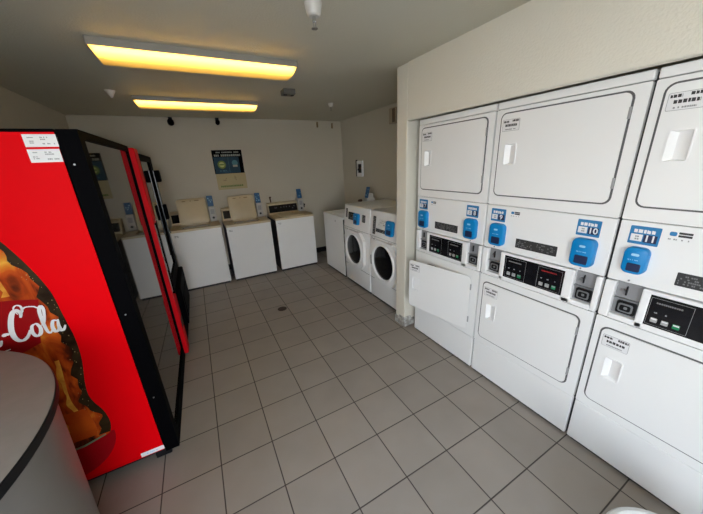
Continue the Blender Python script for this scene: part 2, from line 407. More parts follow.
def stacked_dryer(cy, label, group, nums, ajar=False, seed=1):
    t = thing('stacked_dryer', label, 'dryer', (1.632, cy, 0), -PI/2, group)
    W = .355
    # carcass
    bm = bmesh.new()
    box(bm, -W+.003, W-.003, .034, .74, .004, 2.004, bev=.003, mi=0)
    obj('cabinet', bm, WHITE, t)
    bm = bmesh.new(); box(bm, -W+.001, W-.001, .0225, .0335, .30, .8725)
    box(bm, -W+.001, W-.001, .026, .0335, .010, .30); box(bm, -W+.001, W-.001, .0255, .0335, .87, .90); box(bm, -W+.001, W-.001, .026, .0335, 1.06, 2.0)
    obj('seam_shade', bm, GAPDARK, t)  # dark backing: shade painted in behind the panel seams
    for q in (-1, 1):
        bm = bmesh.new(); box(bm, min(q*(W-.003), q*(W+.0015)), max(q*(W-.003), q*(W+.0015)), .030, .73, .01, 2.0); obj('side_panel', bm, GAPDARK, t)  # dark sides paint in the shade between neighbouring dryers
    bm = bmesh.new(); box(bm, -W+.02, W-.02, .012, .024, .0, .02); obj('base_rail', bm, GAPDARK, t)
    # lower half
    bm = bmesh.new(); box(bm, -W, W, 0, .025, .016, .2965, bev=.006); obj('kick_panel', bm, WHITE, t)
    bm = bmesh.new()
    holed(bm, rr_pts(0, .5865, 2*W, .572, .006), rr_pts(-.012, .580, .48, .36, .10, 8) if ajar else rr_pts(-.012, .586, .56, .40, .03), 0, .022)
    obj('front_panel', bm, WHITE, t)
    # door opening behind the lower door
    bm = bmesh.new(); holed(bm, rr_pts(-.010, .5865, .630, .474, .036), rr_pts(-.012, .586, .57, .41, .03), -.0016, .0005)
    if not ajar: obj('door_seal', bm, LINEGREY, t)
    else:
        bm.free(); bm = bmesh.new()
        holed(bm, rr_pts(-.012, .575, .52, .42, .12, 8), rr_pts(-.012, .575, .455, .355, .10, 8), -.008, .002)
        obj('door_seal', bm, LINEGREY, t)
        bm = bmesh.new(); mx = Matrix.Translation((-.012, 0.03, .575)) @ Matrix.Rotation(-PI/2, 4, 'X')
        lathe(bm, [(.23, 0), (.25, .10), (.27, .12), (.27, .55), (0.001, .56)], mx)
        obj('drum', bm, GAPDARK, t, smooth=True)
    if ajar:
        d = dryer_door(t, -.305+.0, .300, .357, .820, 0, seed=seed+7)
        # swing about the right edge
        hx = .300; ang = math.radians(-10.8)
        mx = Matrix.Translation((hx, -.014, 0)) @ Matrix.Rotation(-ang, 4, 'Z') @ Matrix.Translation((-hx, 0, 0))
        d.matrix_local = mx
        bm = bmesh.new(); rbox(bm, -.0025, .5885, .56, .42, .06, .0, .035, bev=.012); obj('inner_liner', bm, WHITE2, d)
    else: dryer_door(t, -.316, .296, .357, .816, -.001, seed=seed+7)
    # control strip between the two halves
    bm = bmesh.new()
    box(bm, -W, W, .034, .040, .876, 1.080)                       # backing
    box(bm, -W, -.312, -.006, .036, .878, 1.078, bev=.007)        # outer posts
    box(bm, .328, W, -.006, .036, .878, 1.078, bev=.007)
    box(bm, -.212, -.180, -.008, .036, .878, 1.078, bev=.006)     # bezel frame
    box(bm, .184, .232, -.008, .036, .878, 1.078, bev=.006)
    box(bm, -.312, .328, -.008, .036, .878, .908, bev=.005)
    box(bm, -.19, .19, -.008, .036, 1.060, 1.078, bev=.005)
    obj('control_bezel', bm, WHITE2, t)
    bm = bmesh.new(); box(bm, -.182, .186, -.004, .03, .905, 1.062, bev=.002)
    dp = obj('display_panel', bm, BLACKG, t)
    yd = -.0046
    for (a, b) in ((-.170, -.035), (.04, .175)) if nums[2] == 2 else ((-.176, -.042), (.04, .175)):
        w = b-a
        bm = bmesh.new()
        for q in ((a, b, 1.048, 1.0492), (a, b, .915, .9162), (a, a+.0012, .915, 1.049), (b-.0012, b, .915, 1.049)): quad(bm, *q, yd, 0)
        marks(bm, a+.02, b-.03, 1.022, 1.032, yd, 1, mi=1 if a > 0 and nums[1] == '10' else 2, fill=1, gap=.2, seed=seed+2)
        for k in range(3): marks(bm, a+w*(.20+.27*k)-.006, a+w*(.20+.27*k)+.006, .974, .984, yd, 1, mi=0, fill=.6, seed=seed+k)
        obj('panel_print', bm, [GREYP, REDP, mat_darkgrey], dp)
        for k in range(3):
            xx = a+w*(.20+.27*k); bm = bmesh.new()
            rbox(bm, xx, .941, w*.17, .022, .003, yd-.001, yd+.001, mi=0)
            quad(bm, xx-w*.07, xx+w*.07, .943, .950, yd-.0014, 1)
            obj('green_button' if k == 2 else 'button', bm, [GREENP if k == 2 else BTN, WHITEP if nums[2] == 1 else GREYP], dp)
    coin_slot(t, -.308, -.214, 0); coin_slot(t, .234, .326, 0)
    # card panel
    bm = bmesh.new(); box(bm, -W, W, 0, .025, 1.084, 1.384, bev=.005)
    cp = obj('card_panel', bm, WHITE, t)
    bm = bmesh.new(); rbox(bm, -.002, 1.158, .246, .060, .003, -.0012, 0, mi=0)
    for k in range(2): marks(bm, -.118+k*.125, -.010+k*.118, 1.135, 1.18, -.0016, 4, mi=1, fill=.5, seed=seed+20+k)
    obj('instruction_label', bm, [BLACKP, mat_darkgrey], cp)
    for s, (rx, nx) in zip(nums[:2], ((-.250, -.268), (.252, .246))):
        dx = nums[3] if s == nums[0] else 0
        if nums[2] == 1: card_reader(t, rx+dx-(.008 if rx < 0 else 0), 1.205, 0, w=.086, h=.128); number_sticker(t, s, nx+dx+.012, 1.322, 0, w=.104, h=.084)
        else: card_reader(t, rx+dx-.002, 1.191, 0); number_sticker(t, s, nx+dx, 1.320, 0, w=.104)
    brand_tag(cp, -.152, 1.342, 0, big=nums[2] == 1)
    for x in (-.27, .25):
        bm = bmesh.new(); cyl(bm, (x, .0, 1.098), (x, -.004, 1.098), .004, seg=10); obj('screw', bm, STEEL, cp)
    # upper half
    bm = bmesh.new(); holed(bm, rr_pts(0, 1.67675, 2*W, .5775, .006), rr_pts(-.010, 1.696, .56, .42, .03), 0, .022); obj('front_panel', bm, WHITE, t)
    bm = bmesh.new(); box(bm, -W, W, 0, .05, 1.9695, 2.010, bev=.005); obj('top_rail', bm, WHITE, t)
    bm = bmesh.new(); holed(bm, rr_pts(-.008, 1.696, .634, .500, .036), rr_pts(-.010, 1.696, .57, .43, .03), -.0016, .0005); obj('door_seal', bm, LINEGREY, t)
    dryer_door(t, -.316, .300, 1.454, 1.938, -.001, seed=seed)
    return t
mat_darkgrey = mat('dark_grey_print', (.16, .16, .16), .6)
G = 'stacked dryers in the niche'
stacked_dryer(-.140, 'white stacked dryer beside the pillar with its lower door standing ajar', G, ('7', '8', 2, -.006), ajar=True, seed=11)
stacked_dryer(-.8625, 'white stacked dryer with closed doors, blue stickers numbered 9 and 10', G, ('9', '10', 2, 0), seed=31)
stacked_dryer(-1.585, 'white stacked dryer with stickers numbered 11 and 12 and a service sticker beside them', G, ('11', '12', 1, -.006), seed=51)

# ------------------------------------------------------------------ front loading washers
def front_loader(cy, label, first):
    t = thing('front_load_washer', label, 'washing machine', (1.675, cy, 0), -PI/2, 'front loading washers on the right')
    W = .342; H = 1.150
    # body profile: front leans back a little at the control panel
    bm = bmesh.new()
    prof = [(.0, .03), (.0, .845), (.032, H-.012), (.045, H), (.74, H), (.74, .03)]
    tb = bmesh.new(); f = tb.faces.new([tb.verts.new((-W, y, z)) for y, z in prof]); r = bmesh.ops.extrude_face_region(tb, geom=[f])
    for v in r['geom']:
        if isinstance(v, bmesh.types.BMVert): v.co.x = W
    bmesh.ops.recalc_face_normals(tb, faces=tb.faces[:])
    bmesh.ops.bevel(tb, geom=[e for e in tb.edges if e.calc_length() > .02], offset=.014, segments=3, profile=.5, affect='EDGES')
    merge(bm, tb); obj('cabinet', bm, WHITE, t, smooth=True)
    bm = bmesh.new(); box(bm, -W+.01, W-.01, .02, .72, .0, .032); obj('plinth', bm, GAPDARK, t)
    bm = bmesh.new(); box(bm, -W+.004, W-.004, -.004, .004, .285, .288); box(bm, -W+.004, W-.004, -.001, .004, .838, .8415)
    obj('panel_seam', bm, LINEGREY, t)
    # door
    cz = .563
    bm = bmesh.new(); a = .262; c = .095
    octo = [(a-c, a), (-a+c, a), (-a, a-c), (-a, -a+c), (-a+c, -a), (a-c, -a), (a, -a+c), (a, a-c)]
    holed(bm, [(x*.98, cz+z*.98) for x, z in octo], [(.210*math.cos(k*PI/16), cz+.210*math.sin(k*PI/16)) for k in range(32)], -.042, .0)
    d = obj('door', bm, WHITE2, t)
    bm = bmesh.new(); mx = Matrix.Translation((0, -.042, cz)) @ Matrix.Rotation(PI/2, 4, 'X')
    lathe(bm, [(.232, -.004), (.226, .012), (.214, .014), (.205, .004), (.201, -.02)], mx, 48); obj('door_ring', bm, WHITE2, d, smooth=True)
    bm = bmesh.new(); lathe(bm, [(.210, -.012), (.190, -.004), (.15, .006), (.08, .012), (.0005, .014)], mx, 48); obj('porthole', bm, PORTHOLE, d, smooth=True)
    bm = bmesh.new(); rbox(bm, -.232, cz-.01, .030, .12, .012, -.058, -.040, bev=.005); obj('door_handle', bm, GREYM, d)
    # controls, on the leaning panel
    lean = Matrix.Translation((0, 0, .845)) @ Matrix.Rotation(-math.atan2(.032, .293), 4, 'X') @ Matrix.Translation((0, -.001, -.845))
    def P(bm_fn, name, mats):
        bm = bmesh.new(); bm_fn(bm); return obj(name, bm, mats, t, mx=lean)
    if first:
        P(lambda b: (rbox(b, -.115, 1.005, .18, .105, .006, -.006, 0, bev=.002), marks(b, -.19, -.06, .97, 1.04, -.0065, 3, mi=1, fill=.5, seed=2)), 'display_panel', [BLACKG, GREYP])
        P(lambda b: (rbox(b, .205, 1.01, .075, .095, .004, -.002, 0), marks(b, .175, .236, .975, 1.045, -.003, 4, mi=1, seed=5)), 'instruction_label', [BLACKP, GREYP])
        P(lambda b: (rbox(b, -.262, 1.035, .045, .125, .003, -.002, 0), marks(b, -.28, -.245, .98, 1.09, -.003, 6, mi=1, seed=6)), 'side_label', [BLACKP, GREYP])
        rd = card_reader(t, .045, .985, -.002, w=.125, h=.150)
    else:
        P(lambda b: (rbox(b, -.075, .925, .25, .040, .003, -.004, 0), marks(b, -.19, .04, .912, .938, -.005, 2, mi=1, fill=.4, seed=2)), 'display_panel', [BLACKG, GREYP])
        P(lambda b: (rbox(b, -.245, .975, .055, .215, .003, -.002, 0), marks(b, -.266, -.224, .88, 1.07, -.003, 9, mi=1, seed=6)), 'side_label', [BLACKP, GREYP])
        P(lambda b: (rbox(b, -.085, 1.02, .14, .09, .003, -.002, 0, mi=0), marks(b, -.15, -.02, .99, 1.055, -.003, 3, mi=1, fill=.4, seed=16)), 'instruction_label', [WHITEP, GREYP])
        P(lambda b: (rbox(b, .265, .985, .07, .15, .003, -.002, 0, mi=0), marks(b, .24, .29, .93, 1.04, -.003, 5, mi=1, seed=8)), 'number_sticker', [BLUEST, WHITEP])
        rd = card_reader(t, .09, .985, -.002, w=.135, h=.170)
    rd.matrix_local = lean
    P(lambda b: (marks(b, -.29, -.15, .80, .83, -.0015, 2, fill=.45, seed=22), marks(b, .06, .20, .815, .832, -.0015, 2, fill=.4, seed=25)), 'printed_marks', [mat_darkgrey])
    return t
front_loader(1.500, 'round-door washer with a black display touching its blue card reader', True)
front_loader(.796, 'round-door washer standing against the pillar, thin black strip beside its card reader', False)

# ------------------------------------------------------------------ top loading washers
def top_loader(loc, rotz, label, open_lid, W=.325, H=.90, plain=False, cap=None, seed=1, group='top loading washers'):
    t = thing('top_load_washer', label, 'washing machine', loc, rotz, group)
    D = .60
    bm = bmesh.new(); box(bm, -W, W, 0, D, .028, H-.030, bev=.007); cab = obj('cabinet', bm, WHITE, t)
    bm = bmesh.new(); box(bm, -W+.015, W-.015, .012, D-.02, 0, .03); obj('plinth', bm, GAPDARK, t)
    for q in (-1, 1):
        bm = bmesh.new(); x = q*(W+.001); box(bm, min(x, x-q*.004), max(x, x-q*.004), .010, D-.01, .03, H-.034); obj('side_panel', bm, mat_sideshade, t)  # near-black sides stand in for the shade between washers
    bm = bmesh.new(); marks(bm, -W+.035, -W+.085, H-.10, H-.07, -.0012, 2, fill=.7, seed=seed)
    if plain: 
        for v in bm.verts: v.co.x += .40
    obj('front_badge', bm, GREYP, cab)
    # worktop with tub opening (built lying flat: XZ outline turned into XY)
    flat = Matrix.Rotation(-PI/2, 4, 'X')
    bm = bmesh.new()
    holed(bm, rr_pts(0, D/2, 2*W+.008, D+.008, .014), rr_pts(0, .245, .40, .33, .08, 8), 0, .030, back=True)
    # local y -> z : rotate so plate thickness points down from H
    topm = Matrix.Translation((0, 0, H)) @ flat
    wt = obj('worktop', bm, CREAM if not plain else WHITE, t, mx=topm)
    bm = bmesh.new(); lathe(bm, [(.165, -.02), (.20, -.03), (.22, -.10), (.22, -.40), (.06, -.42), (.05, -.20), (.04, -.12), (.0005, -.11)], Matrix.Translation((0, .245, H))); obj('wash_tub', bm, STEEL, t, smooth=True)
    # lid
    bm = bmesh.new()
    rbox(bm, -.004, .19, .405, .385, .045, -.018, 0, bev=.008)
    rbox(bm, -.004, .185, .355, .330, .03, -.021, -.016, bev=.003)
    lid = None
    if open_lid:
        rx = math.radians(-(90-76) )
        mx = Matrix.Translation((0, .40, H+.004)) @ Matrix.Rotation(math.radians(-14), 4, 'X')
        lid = obj('lid', bm, CREAM, t, mx=mx, smooth=True)
        bm = bmesh.new()
        bm.free()
        for x, w in ((-.10, .05), (-.01, .018), (.075, .06)):
            bm = bmesh.new(); rbox(bm, x, .345, w, .012, .005, -.024, -.020, bev=.001); obj('lid_bumper', bm, mat_tan, lid, mx=mx)
    else:
        mx = Matrix.Translation((0, .05, H+.002)) @ Matrix.Rotation(-PI/2, 4, 'X')
        lid = obj('lid', bm, CREAM if not plain else WHITE, t, mx=mx)
    # backsplash console
    y0, y1 = .435, D
    tb = bmesh.new(); ch = .185 if not plain else .06
    prof = [(y0, H), (y0+.055*ch/.185, H+ch), (y0+.055*ch/.185+.02, H+ch+.01), (y1, H+ch+.01), (y1, H)]
    f = tb.faces.new([tb.verts.new((-W+.006, y, z)) for y, z in prof]); r = bmesh.ops.extrude_face_region(tb, geom=[f])
    for v in r['geom']:
        if isinstance(v, bmesh.types.BMVert): v.co.x = W-.115
    bmesh.ops.recalc_face_normals(tb, faces=tb.faces[:]); bmesh.ops.bevel(tb, geom=tb.edges[:], offset=.005, segments=2, profile=.5, affect='EDGES')
    bm = bmesh.new(); merge(bm, tb); con = obj('console', bm, CREAM if not plain else WHITE, t)
    lean = Matrix.Translation((0, y0, H)) @ Matrix.Rotation(-math.atan2(.055, .185), 4, 'X')
    bm = bmesh.new(); k = ch/.185; rbox(bm, -.055, .098*k, .50, .125*k, .006, -.005, 0, bev=.001); marks(bm, -.28, .16, .07*k, .13*k, -.0055, 2, mi=1, fill=.12, seed=seed+4)
    obj('display_panel', bm, [BLACKG, mat_darkgrey], con, mx=lean)
    # coin and card tower
    bm = bmesh.new(); box(bm, W-.108, W-.008, y0+.0, y1-.02, H, H+.235, bev=.008); tw = obj('coin_tower', bm, mat_tower, t)
    bm = bmesh.new(); 
    rbox(bm, W-.058, H+.155, .055, .075, .006, y0-.004, y0+.002, mi=0); cyl(bm, (W-.056, y0+.002, H+.06), (W-.056, y0-.010, H+.06), .024, seg=20, mi=0); cyl(bm, (W-.056, y0-.008, H+.06), (W-.056, y0-.014, H+.06), .015, seg=16, mi=1)
    obj('coin_lock', bm, [GREYM, BLACK], tw)
    bm = bmesh.new()
    rbox(bm, 0, .085, .085, .165, .008, -.012, .0, bev=.003, mi=0); marks(bm, -.028, .028, .03, .14, -.0125, 4, mi=1, fill=.3, seed=seed+9)
    obj('card_reader', bm, [mat_slate, mat_pale], tw, mx=Matrix.Translation((W-.062, y0+.03, H+.232)) @ Matrix.Rotation(math.radians(-14), 4, 'X'))
    bm = bmesh.new(); box(bm, W-.098, W-.03, y0+.04, y1-.03, H+.23, H+.30, bev=.01); obj('reader_bracket', bm, mat_tower, tw)
    return t
mat_sideshade = mat('painted_side_shade', (.035, .034, .033), .6)  # shade of the washer gaps put into the side colour
mat_tan = mat('brown_print', (.28, .20, .10), .6)
mat_tower = mat('light_grey_plastic', (.50, .49, .46), .45)
mat_slate = mat('slate_blue_plastic', (.03, .12, .27), .4)
top_loader((-.222, 2.755, 0), 0, 'top load washer with raised cream lid, standing beside the black vending machine', True, W=.322, H=.915, seed=61)
top_loader((.496, 2.755, 0), 0, 'top load washer with raised cream lid, standing directly below the wall poster', True, W=.331, H=.895, seed=62)
t3 = top_loader((1.234, 2.755, 0), 0, 'top load washer with closed lid, wide black console and a rusty tap behind it', False, W=.325, H=.90, seed=63)
top_loader((1.675, 2.237, 0), -PI/2, 'white top load washer standing next to the two round-door washers', False, W=.350, H=.945, plain=True, seed=64)

# small things on or behind the washers
bm = bmesh.new(); cyl(bm, (1.015, 3.375, 1.02), (1.0, 3.37, 1.185), .012, .010, 10); cyl(bm, (1.0, 3.37, 1.18), (1.0, 3.33, 1.185), .015, .015, 10)
tag(obj('water_tap', bm, BRASS), 'small rusty brown tap standing behind the third washer console', 'tap')
bm = bmesh.new(); cyl(bm, (1.60, 3.403, 1.0), (1.60, 3.32, 1.0), .022, .022, 12); cyl(bm, (1.60, 3.33, 1.0), (1.60, 3.33, .95), .013, .013, 10)
tag(obj('hose_valve', bm, BLACK), 'small black hose valve on the back wall beside the third washer', 'valve')
bm = bmesh.new(); cyl(bm, (2.504, .70, 1.19), (2.43, .70, 1.19), .028, .024, 12)
tag(obj('hose_bib', bm, BLACK), 'small black round hose bib on the wall above the front load washers, touching the pillar', 'tap')
bm = bmesh.new(); cyl(bm, (2.503, 2.72, 1.04), (2.44, 2.72, 1.04), .022, .022, 12); cyl(bm, (2.45, 2.76, 1.03), (2.45, 2.66, 1.03), .012, .012, 10)
tag(obj('hose_valve', bm, BRASS), 'dark hose valve low on the right wall near the back corner', 'valve')

# ------------------------------------------------------------------ vending machines
def vending_main():
    W, H, D = .600, 1.895, .80
    t = thing('vending_machine', 'large red vending machine with cola bottle printed on its side, beside the grey counter', 'vending machine', (-.5207, .54, 0), PI/2-.0155)
    bm = bmesh.new(); box(bm, -W, W, .075, D, .055, H, bev=.004); obj('cabinet', bm, BLACKM, t)
    bm = bmesh.new(); box(bm, -W+.02, W-.02, .06, D-.02, .03, .06)
    for x in (-W+.05, W-.05):
        for y in (.10, D-.08): cyl(bm, (x, y, 0), (x, y, .05), .028, seg=14)
    box(bm, -W+.005, -W+.10, .045, .13, .0, .055, bev=.006)
    obj('foot', bm, BLACK, t)
    # door: frame + smoked glass
    bm = bmesh.new(); holed(bm, rr_pts(-.07, (H+.03)/2, 1.06, H-.03, .008), rr_pts(-.045, .99, .975, 1.735, .012), 0, .072, back=True)
    dr = obj('door', bm, BLACKM, t)
    bm = bmesh.new(); box(bm, -.534, .444, .010, .016, .12, 1.862); obj('window_pane', bm, SMOKED, dr)
    bm = bmesh.new(); box(bm, -.56, .46, .017, .07, .1, 1.87); obj('dark_liner', bm, BLACKM, dr)
    # red column with control panel
    bm = bmesh.new()
    box(bm, .455, .600, -.035, .07, .04, .62, bev=.012, seg=3); box(bm, .455, .600, -.035, .07, 1.29, H-.01, bev=.012, seg=3)
    box(bm, .455, .500, -.030, .07, .60, 1.31, bev=.008); box(bm, .49, .600, -.005, .07, .60, 1.31)
    red = obj('red_column', bm, REDTRIM, t)
    bm = bmesh.new(); box(bm, .505, .594, -.022, .0, .64, 1.275, bev=.006); cpn = obj('control_panel', bm, GREYM, red)
    bm = bmesh.new()
    for r in range(4):
        for c in range(3): box(bm, .517+c*.024, .534+c*.024, -.026, -.02, 1.06+r*.028, 1.08+r*.028, bev=.002)
    obj('keypad', bm, STEEL, cpn)
    bm = bmesh.new(); box(bm, .52, .58, -.027, -.02, .96, .985, bev=.002, mi=0); box(bm, .54, .56, -.030, -.02, .86, .93, bev=.002, mi=1); box(bm, .52, .58, -.026, -.02, 1.19, 1.24, mi=1)
    obj('bill_slot', bm, [BLACK, STEEL], cpn)
    bm = bmesh.new(); box(bm, .47, .585, -.037, -.03, .30, .40, bev=.004); obj('coin_cup', bm, BLACK, red)
    bm = bmesh.new(); cyl(bm, (.53, -.035, 1.325), (.53, -.045, 1.325), .010, seg=12); obj('lock', bm, CHROME, red)
    # ---- printed side panel, on the side facing the counter; sx(X, z) uses world X
    xs = -W
    def S(X, z, e=0): return (xs-e, -(X+.53), z)
    bm = bmesh.new(); box(bm, xs-.004, xs+.002, .075+.002, D-.006, .060, 1.882, bev=.001); sp = obj('side_panel', bm, RED, t)
    def layer(name, pts, m, e):
        b = bmesh.new(); F = [b.verts.new(S(x, z, e)) for x, z in pts]; B = [b.verts.new(S(x, z, e-.0008)) for x, z in pts]
        f = b.faces.new(F); b.faces.new(B[::-1])
        for k in range(len(F)): b.faces.new((F[k], B[k], B[(k+1) % len(F)], F[(k+1) % len(F)]))
        bmesh.ops.recalc_face_normals(b, faces=b.faces[:])
        return obj(name, b, m, sp)
    cxX = -1.03
    R = [(-.985, 1.70), (-.975, 1.66), (-.972, 1.60), (-.955, 1.56), (-.925, 1.50), (-.893, 1.443), (-.862, 1.368), (-.831, 1.276), (-.810, 1.183), (-.803, 1.066), (-.795, .934), (-.803, .81), (-.826, .68), (-.833, .60), (-.822, .54), (-.802, .482), (-.794, .43), (-.794, .385), (-.802, .345), (-.816, .322), (-.86, .308), (-.94, .296), (-1.03, .290)]
    def sm(L, n=4):
        out = []
        for i in range(len(L)-1):
            p0 = L[max(i-1, 0)]; p1 = L[i]; p2 = L[i+1]; p3 = L[min(i+2, len(L)-1)]
            for k in range(n):
                u = k/n
                out.append(tuple(.5*(2*p1[j]+(p2[j]-p0[j])*u+(2*p0[j]-5*p1[j]+4*p2[j]-p3[j])*u*u+(3*p1[j]-p0[j]-3*p2[j]+p3[j])*u**3) for j in (0, 1)))
        return out + [L[-1]]
    Rs = sm(R)
    def outline(f):   # f: inset factor of half width
        r = [(cxX+(x-cxX)*f, z) for x, z in Rs]
        return r + [(2*cxX-x, z) for x, z in r[::-1]][1:]
    layer('shelf_reflection', [(cxX+.24*math.cos(a), .33+.235*math.sin(a)*1.0) for a in [(-PI+PI*k/24) for k in range(25)]], BOTSHADE, .0044)
    layer('bottle_print', outline(1), BOTTLE, .0050)
    # dark rim of cola along both edges, with droplets
    def band(name, f0, f1, z0, z1, m, e, side=1, wob=.0):
        e += .0010 if name == 'dark_edge' else 0
        rr = [(x, z) for x, z in Rs if z0 <= z <= z1]
        a = [(cxX+side*(x-cxX)*f0, z) for x, z in rr]
        b = [(cxX+side*(x-cxX)*(f1+wob*math.sin(z*31)+wob*.6*math.sin(z*73)), z) for x, z in rr]
        return layer(name, a+b[::-1], m, e)
    band('dark_edge', 1.0, .84, .33, 1.62, BOTDARK, .0056, 1, .06); band('dark_edge', 1.0, .80, .33, 1.62, BOTDARK, .0056, -1, .05)
    band('amber_base', .74, -.74, .335, .53, BOTORANGE, .0060, 1)
    band('gold_streak', .64, .56, .52, .86, BOTGOLD, .0062, 1, .03); band('gold_streak', .30, .26, .40, .80, BOTGOLD, .0062, 1, .04)
    band('gold_streak', .40, .28, 1.20, 1.42, BOTGOLD, .0062, 1, .06); band('gold_streak', -.1, -.34, .40, .84, BOTORANGE, .0060, 1, .06)
    # red label band
    lab = []
    for k in range(13):
        u = k/12; lab.append((cxX-.215+.385*u, 1.150+.035*math.sin(PI*u)+.02*(u)))
    low = []
    for k in range(13):
        u = 1-k/12; low.append((cxX-.215+.33*u, .925-.035*math.sin(PI*u)+.03*u))
    layer('red_label', lab+low, BOTRED, .0064)
    b = bmesh.new(); RR = random.Random(4)
    for k in range(90):
        z = RR.uniform(.36, 1.5); rr = [x for x, zz in Rs if abs(zz-z) < .05]
        if not rr: continue
        x = cxX+(rr[0]-cxX)*RR.uniform(.80, .98)*RR.choice((1, 1, -1)); s = RR.uniform(.0010, .0024)
        b.faces.new([b.verts.new(S(x+s*math.cos(a*PI/3), z+s*1.3*math.sin(a*PI/3), .0068)) for a in range(6)])
    dp = obj('droplets', b, DROPS, sp); dp['kind'] = 'stuff'
    # greenish glint at the foot of the bottle
    layer('glass_foot', [(-1.24, .300), (-1.13, .285), (-1.03, .282), (-.93, .288), (-.83, .318), (-.83, .326), (-.93, .300), (-1.03, .294), (-1.13, .297), (-1.24, .312)], mat('printed_green_glass', (.18, .25, .14), .28), .0066)
    # script lettering
    b = bmesh.new()
    def stroke(P, wd, n=7):
        Q = sm(P, n); L, Rr = [], []
        for i, p in enumerate(Q):
            a = Q[max(i-1, 0)]; c = Q[min(i+1, len(Q)-1)]; d = Vector((c[0]-a[0], c[1]-a[1]))
            if d.length < 1e-9: d = Vector((1, 0))
            d.normalize(); u = i/(len(Q)-1)
            ww = wd*(.35+.65*abs(math.sin(PI*min(1, max(0, u)))**.7))*(.62+.38*abs(d.y)) 
            L.append((p[0]-d.y*ww/2, p[1]+d.x*ww/2)); Rr.append((p[0]+d.y*ww/2, p[1]-d.x*ww/2))
        for i in range(len(Q)-1):
            try: b.faces.new([b.verts.new(S(x, z, .0074)) for x, z in (L[i], L[i+1], Rr[i+1], Rr[i])])
            except ValueError: pass
    def word(ox, oz, k, first):
        kz = .122
        def T(P): return [(ox+k*x, oz+kz*y) for x, y in P]
        # capital C
        stroke(T([(.50, .86), (.56, 1.04), (.46, 1.18), (.30, 1.08), (.12, .72), (.02, .34), (.06, .04), (.24, -.06), (.46, .06), (.62, .30)]), .20*k)
        if first:
            stroke(T([(.44, .98), (.36, 1.22), (.50, 1.34), (.64, 1.24), (.60, 1.06), (.46, .98)]), .06*k)
            stroke(T([(.06, .0), (-.10, -.28), (.2, -.42), (.8, -.38), (1.5, -.30), (2.1, -.22)]), .12*k)
            L = [('o', .66), ('c', 1.08), ('a', 1.46)]
        else:
            stroke(T([(.46, 1.0), (.40, 1.24), (.52, 1.36), (.66, 1.30), (.64, 1.10), (.54, 1.02), (.75, 1.22), (1.05, 1.20), (1.20, 1.10), (1.36, 1.18)]), .09*k)
            L = [('o', .64), ('l', 1.10), ('a', 1.36)]
        for ch, x in L:
            if ch == 'o': stroke(T([(x+.26, .50), (x+.10, .44), (x+.02, .18), (x+.10, .0), (x+.26, .06), (x+.34, .28), (x+.28, .48), (x+.20, .50)]), .155*k); stroke(T([(x+.28, .44), (x+.36, .38), (x+.46, .42)]), .05*k)
            if ch == 'c': stroke(T([(x+.30, .40), (x+.22, .50), (x+.08, .38), (x+.03, .16), (x+.12, .0), (x+.26, .06), (x+.38, .22)]), .15*k)
            if ch == 'l': stroke(T([(x+.0, .30), (x+.14, .62), (x+.24, 1.02), (x+.18, 1.16), (x+.08, .96), (x+.04, .50), (x+.06, .12), (x+.14, .0), (x+.26, .14)]), .14*k)
            if ch == 'a':
                stroke(T([(x+.28, .44), (x+.14, .48), (x+.03, .24), (x+.06, .02), (x+.18, .04), (x+.30, .30)]), .15*k)
                stroke(T([(x+.32, .50), (x+.26, .24), (x+.28, .02), (x+.38, .02), (x+.50, .20)]), .15*k)
    word(-.990, .995, .098, False)
    word(-1.222, .985, .098, True)
    stroke([(-1.022, 1.028), (-1.010, 1.034), (-.998, 1.032)], .020)
    obj('script_lettering', b, WHITEP, sp)
    # stickers on the side
    for (x0, x1, z0, z1, sd) in ((-.708, -.604, 1.824, 1.873, 1), (-.709, -.607, 1.763, 1.815, 2)):
        b = bmesh.new(); b2 = bmesh.new()
        quad(b2, x0, x1, z0, z1, 0, 0)
        marks(b2, x0+.01, x0+.035, z1-.016, z1-.009, -.0004, 1, 1, seed=sd); marks(b2, x0+.012, x0+.030, z0+.012, z0+.026, -.0004, 2, 1, seed=sd+1)
        marks(b2, x0+.052, x1-.022, z1-.024, z1-.008, -.0004, 2, 1, seed=sd+2); marks(b2, x0+.055, x1-.010, z0+.008, z0+.017, -.0004, 1, 1, seed=sd+3)
        for v in b2.verts: v.co = Vector(S(v.co.x, v.co.z, .0052-v.co.y))
        merge(b, b2); obj('white_sticker', b, [WHITEP, GREYP], sp)
    b = bmesh.new(); quad(b, -.722, -.603, .066, .096, 0, 0); marks(b, -.70, -.63, .074, .088, -.0004, 1, 1, fill=.5)
    for v in b.verts: v.co = Vector(S(v.co.x, v.co.z, .0052-v.co.y))
    obj('white_sticker', b, [WHITEP, mat_pale], sp)
    for z in (1.75, 1.0, .45):
        b = bmesh.new(); cyl(b, (-W-.001, .045, z), (-W-.004, .045, z), .004, seg=10); obj('screw', b, STEEL, dr)
vending_main()

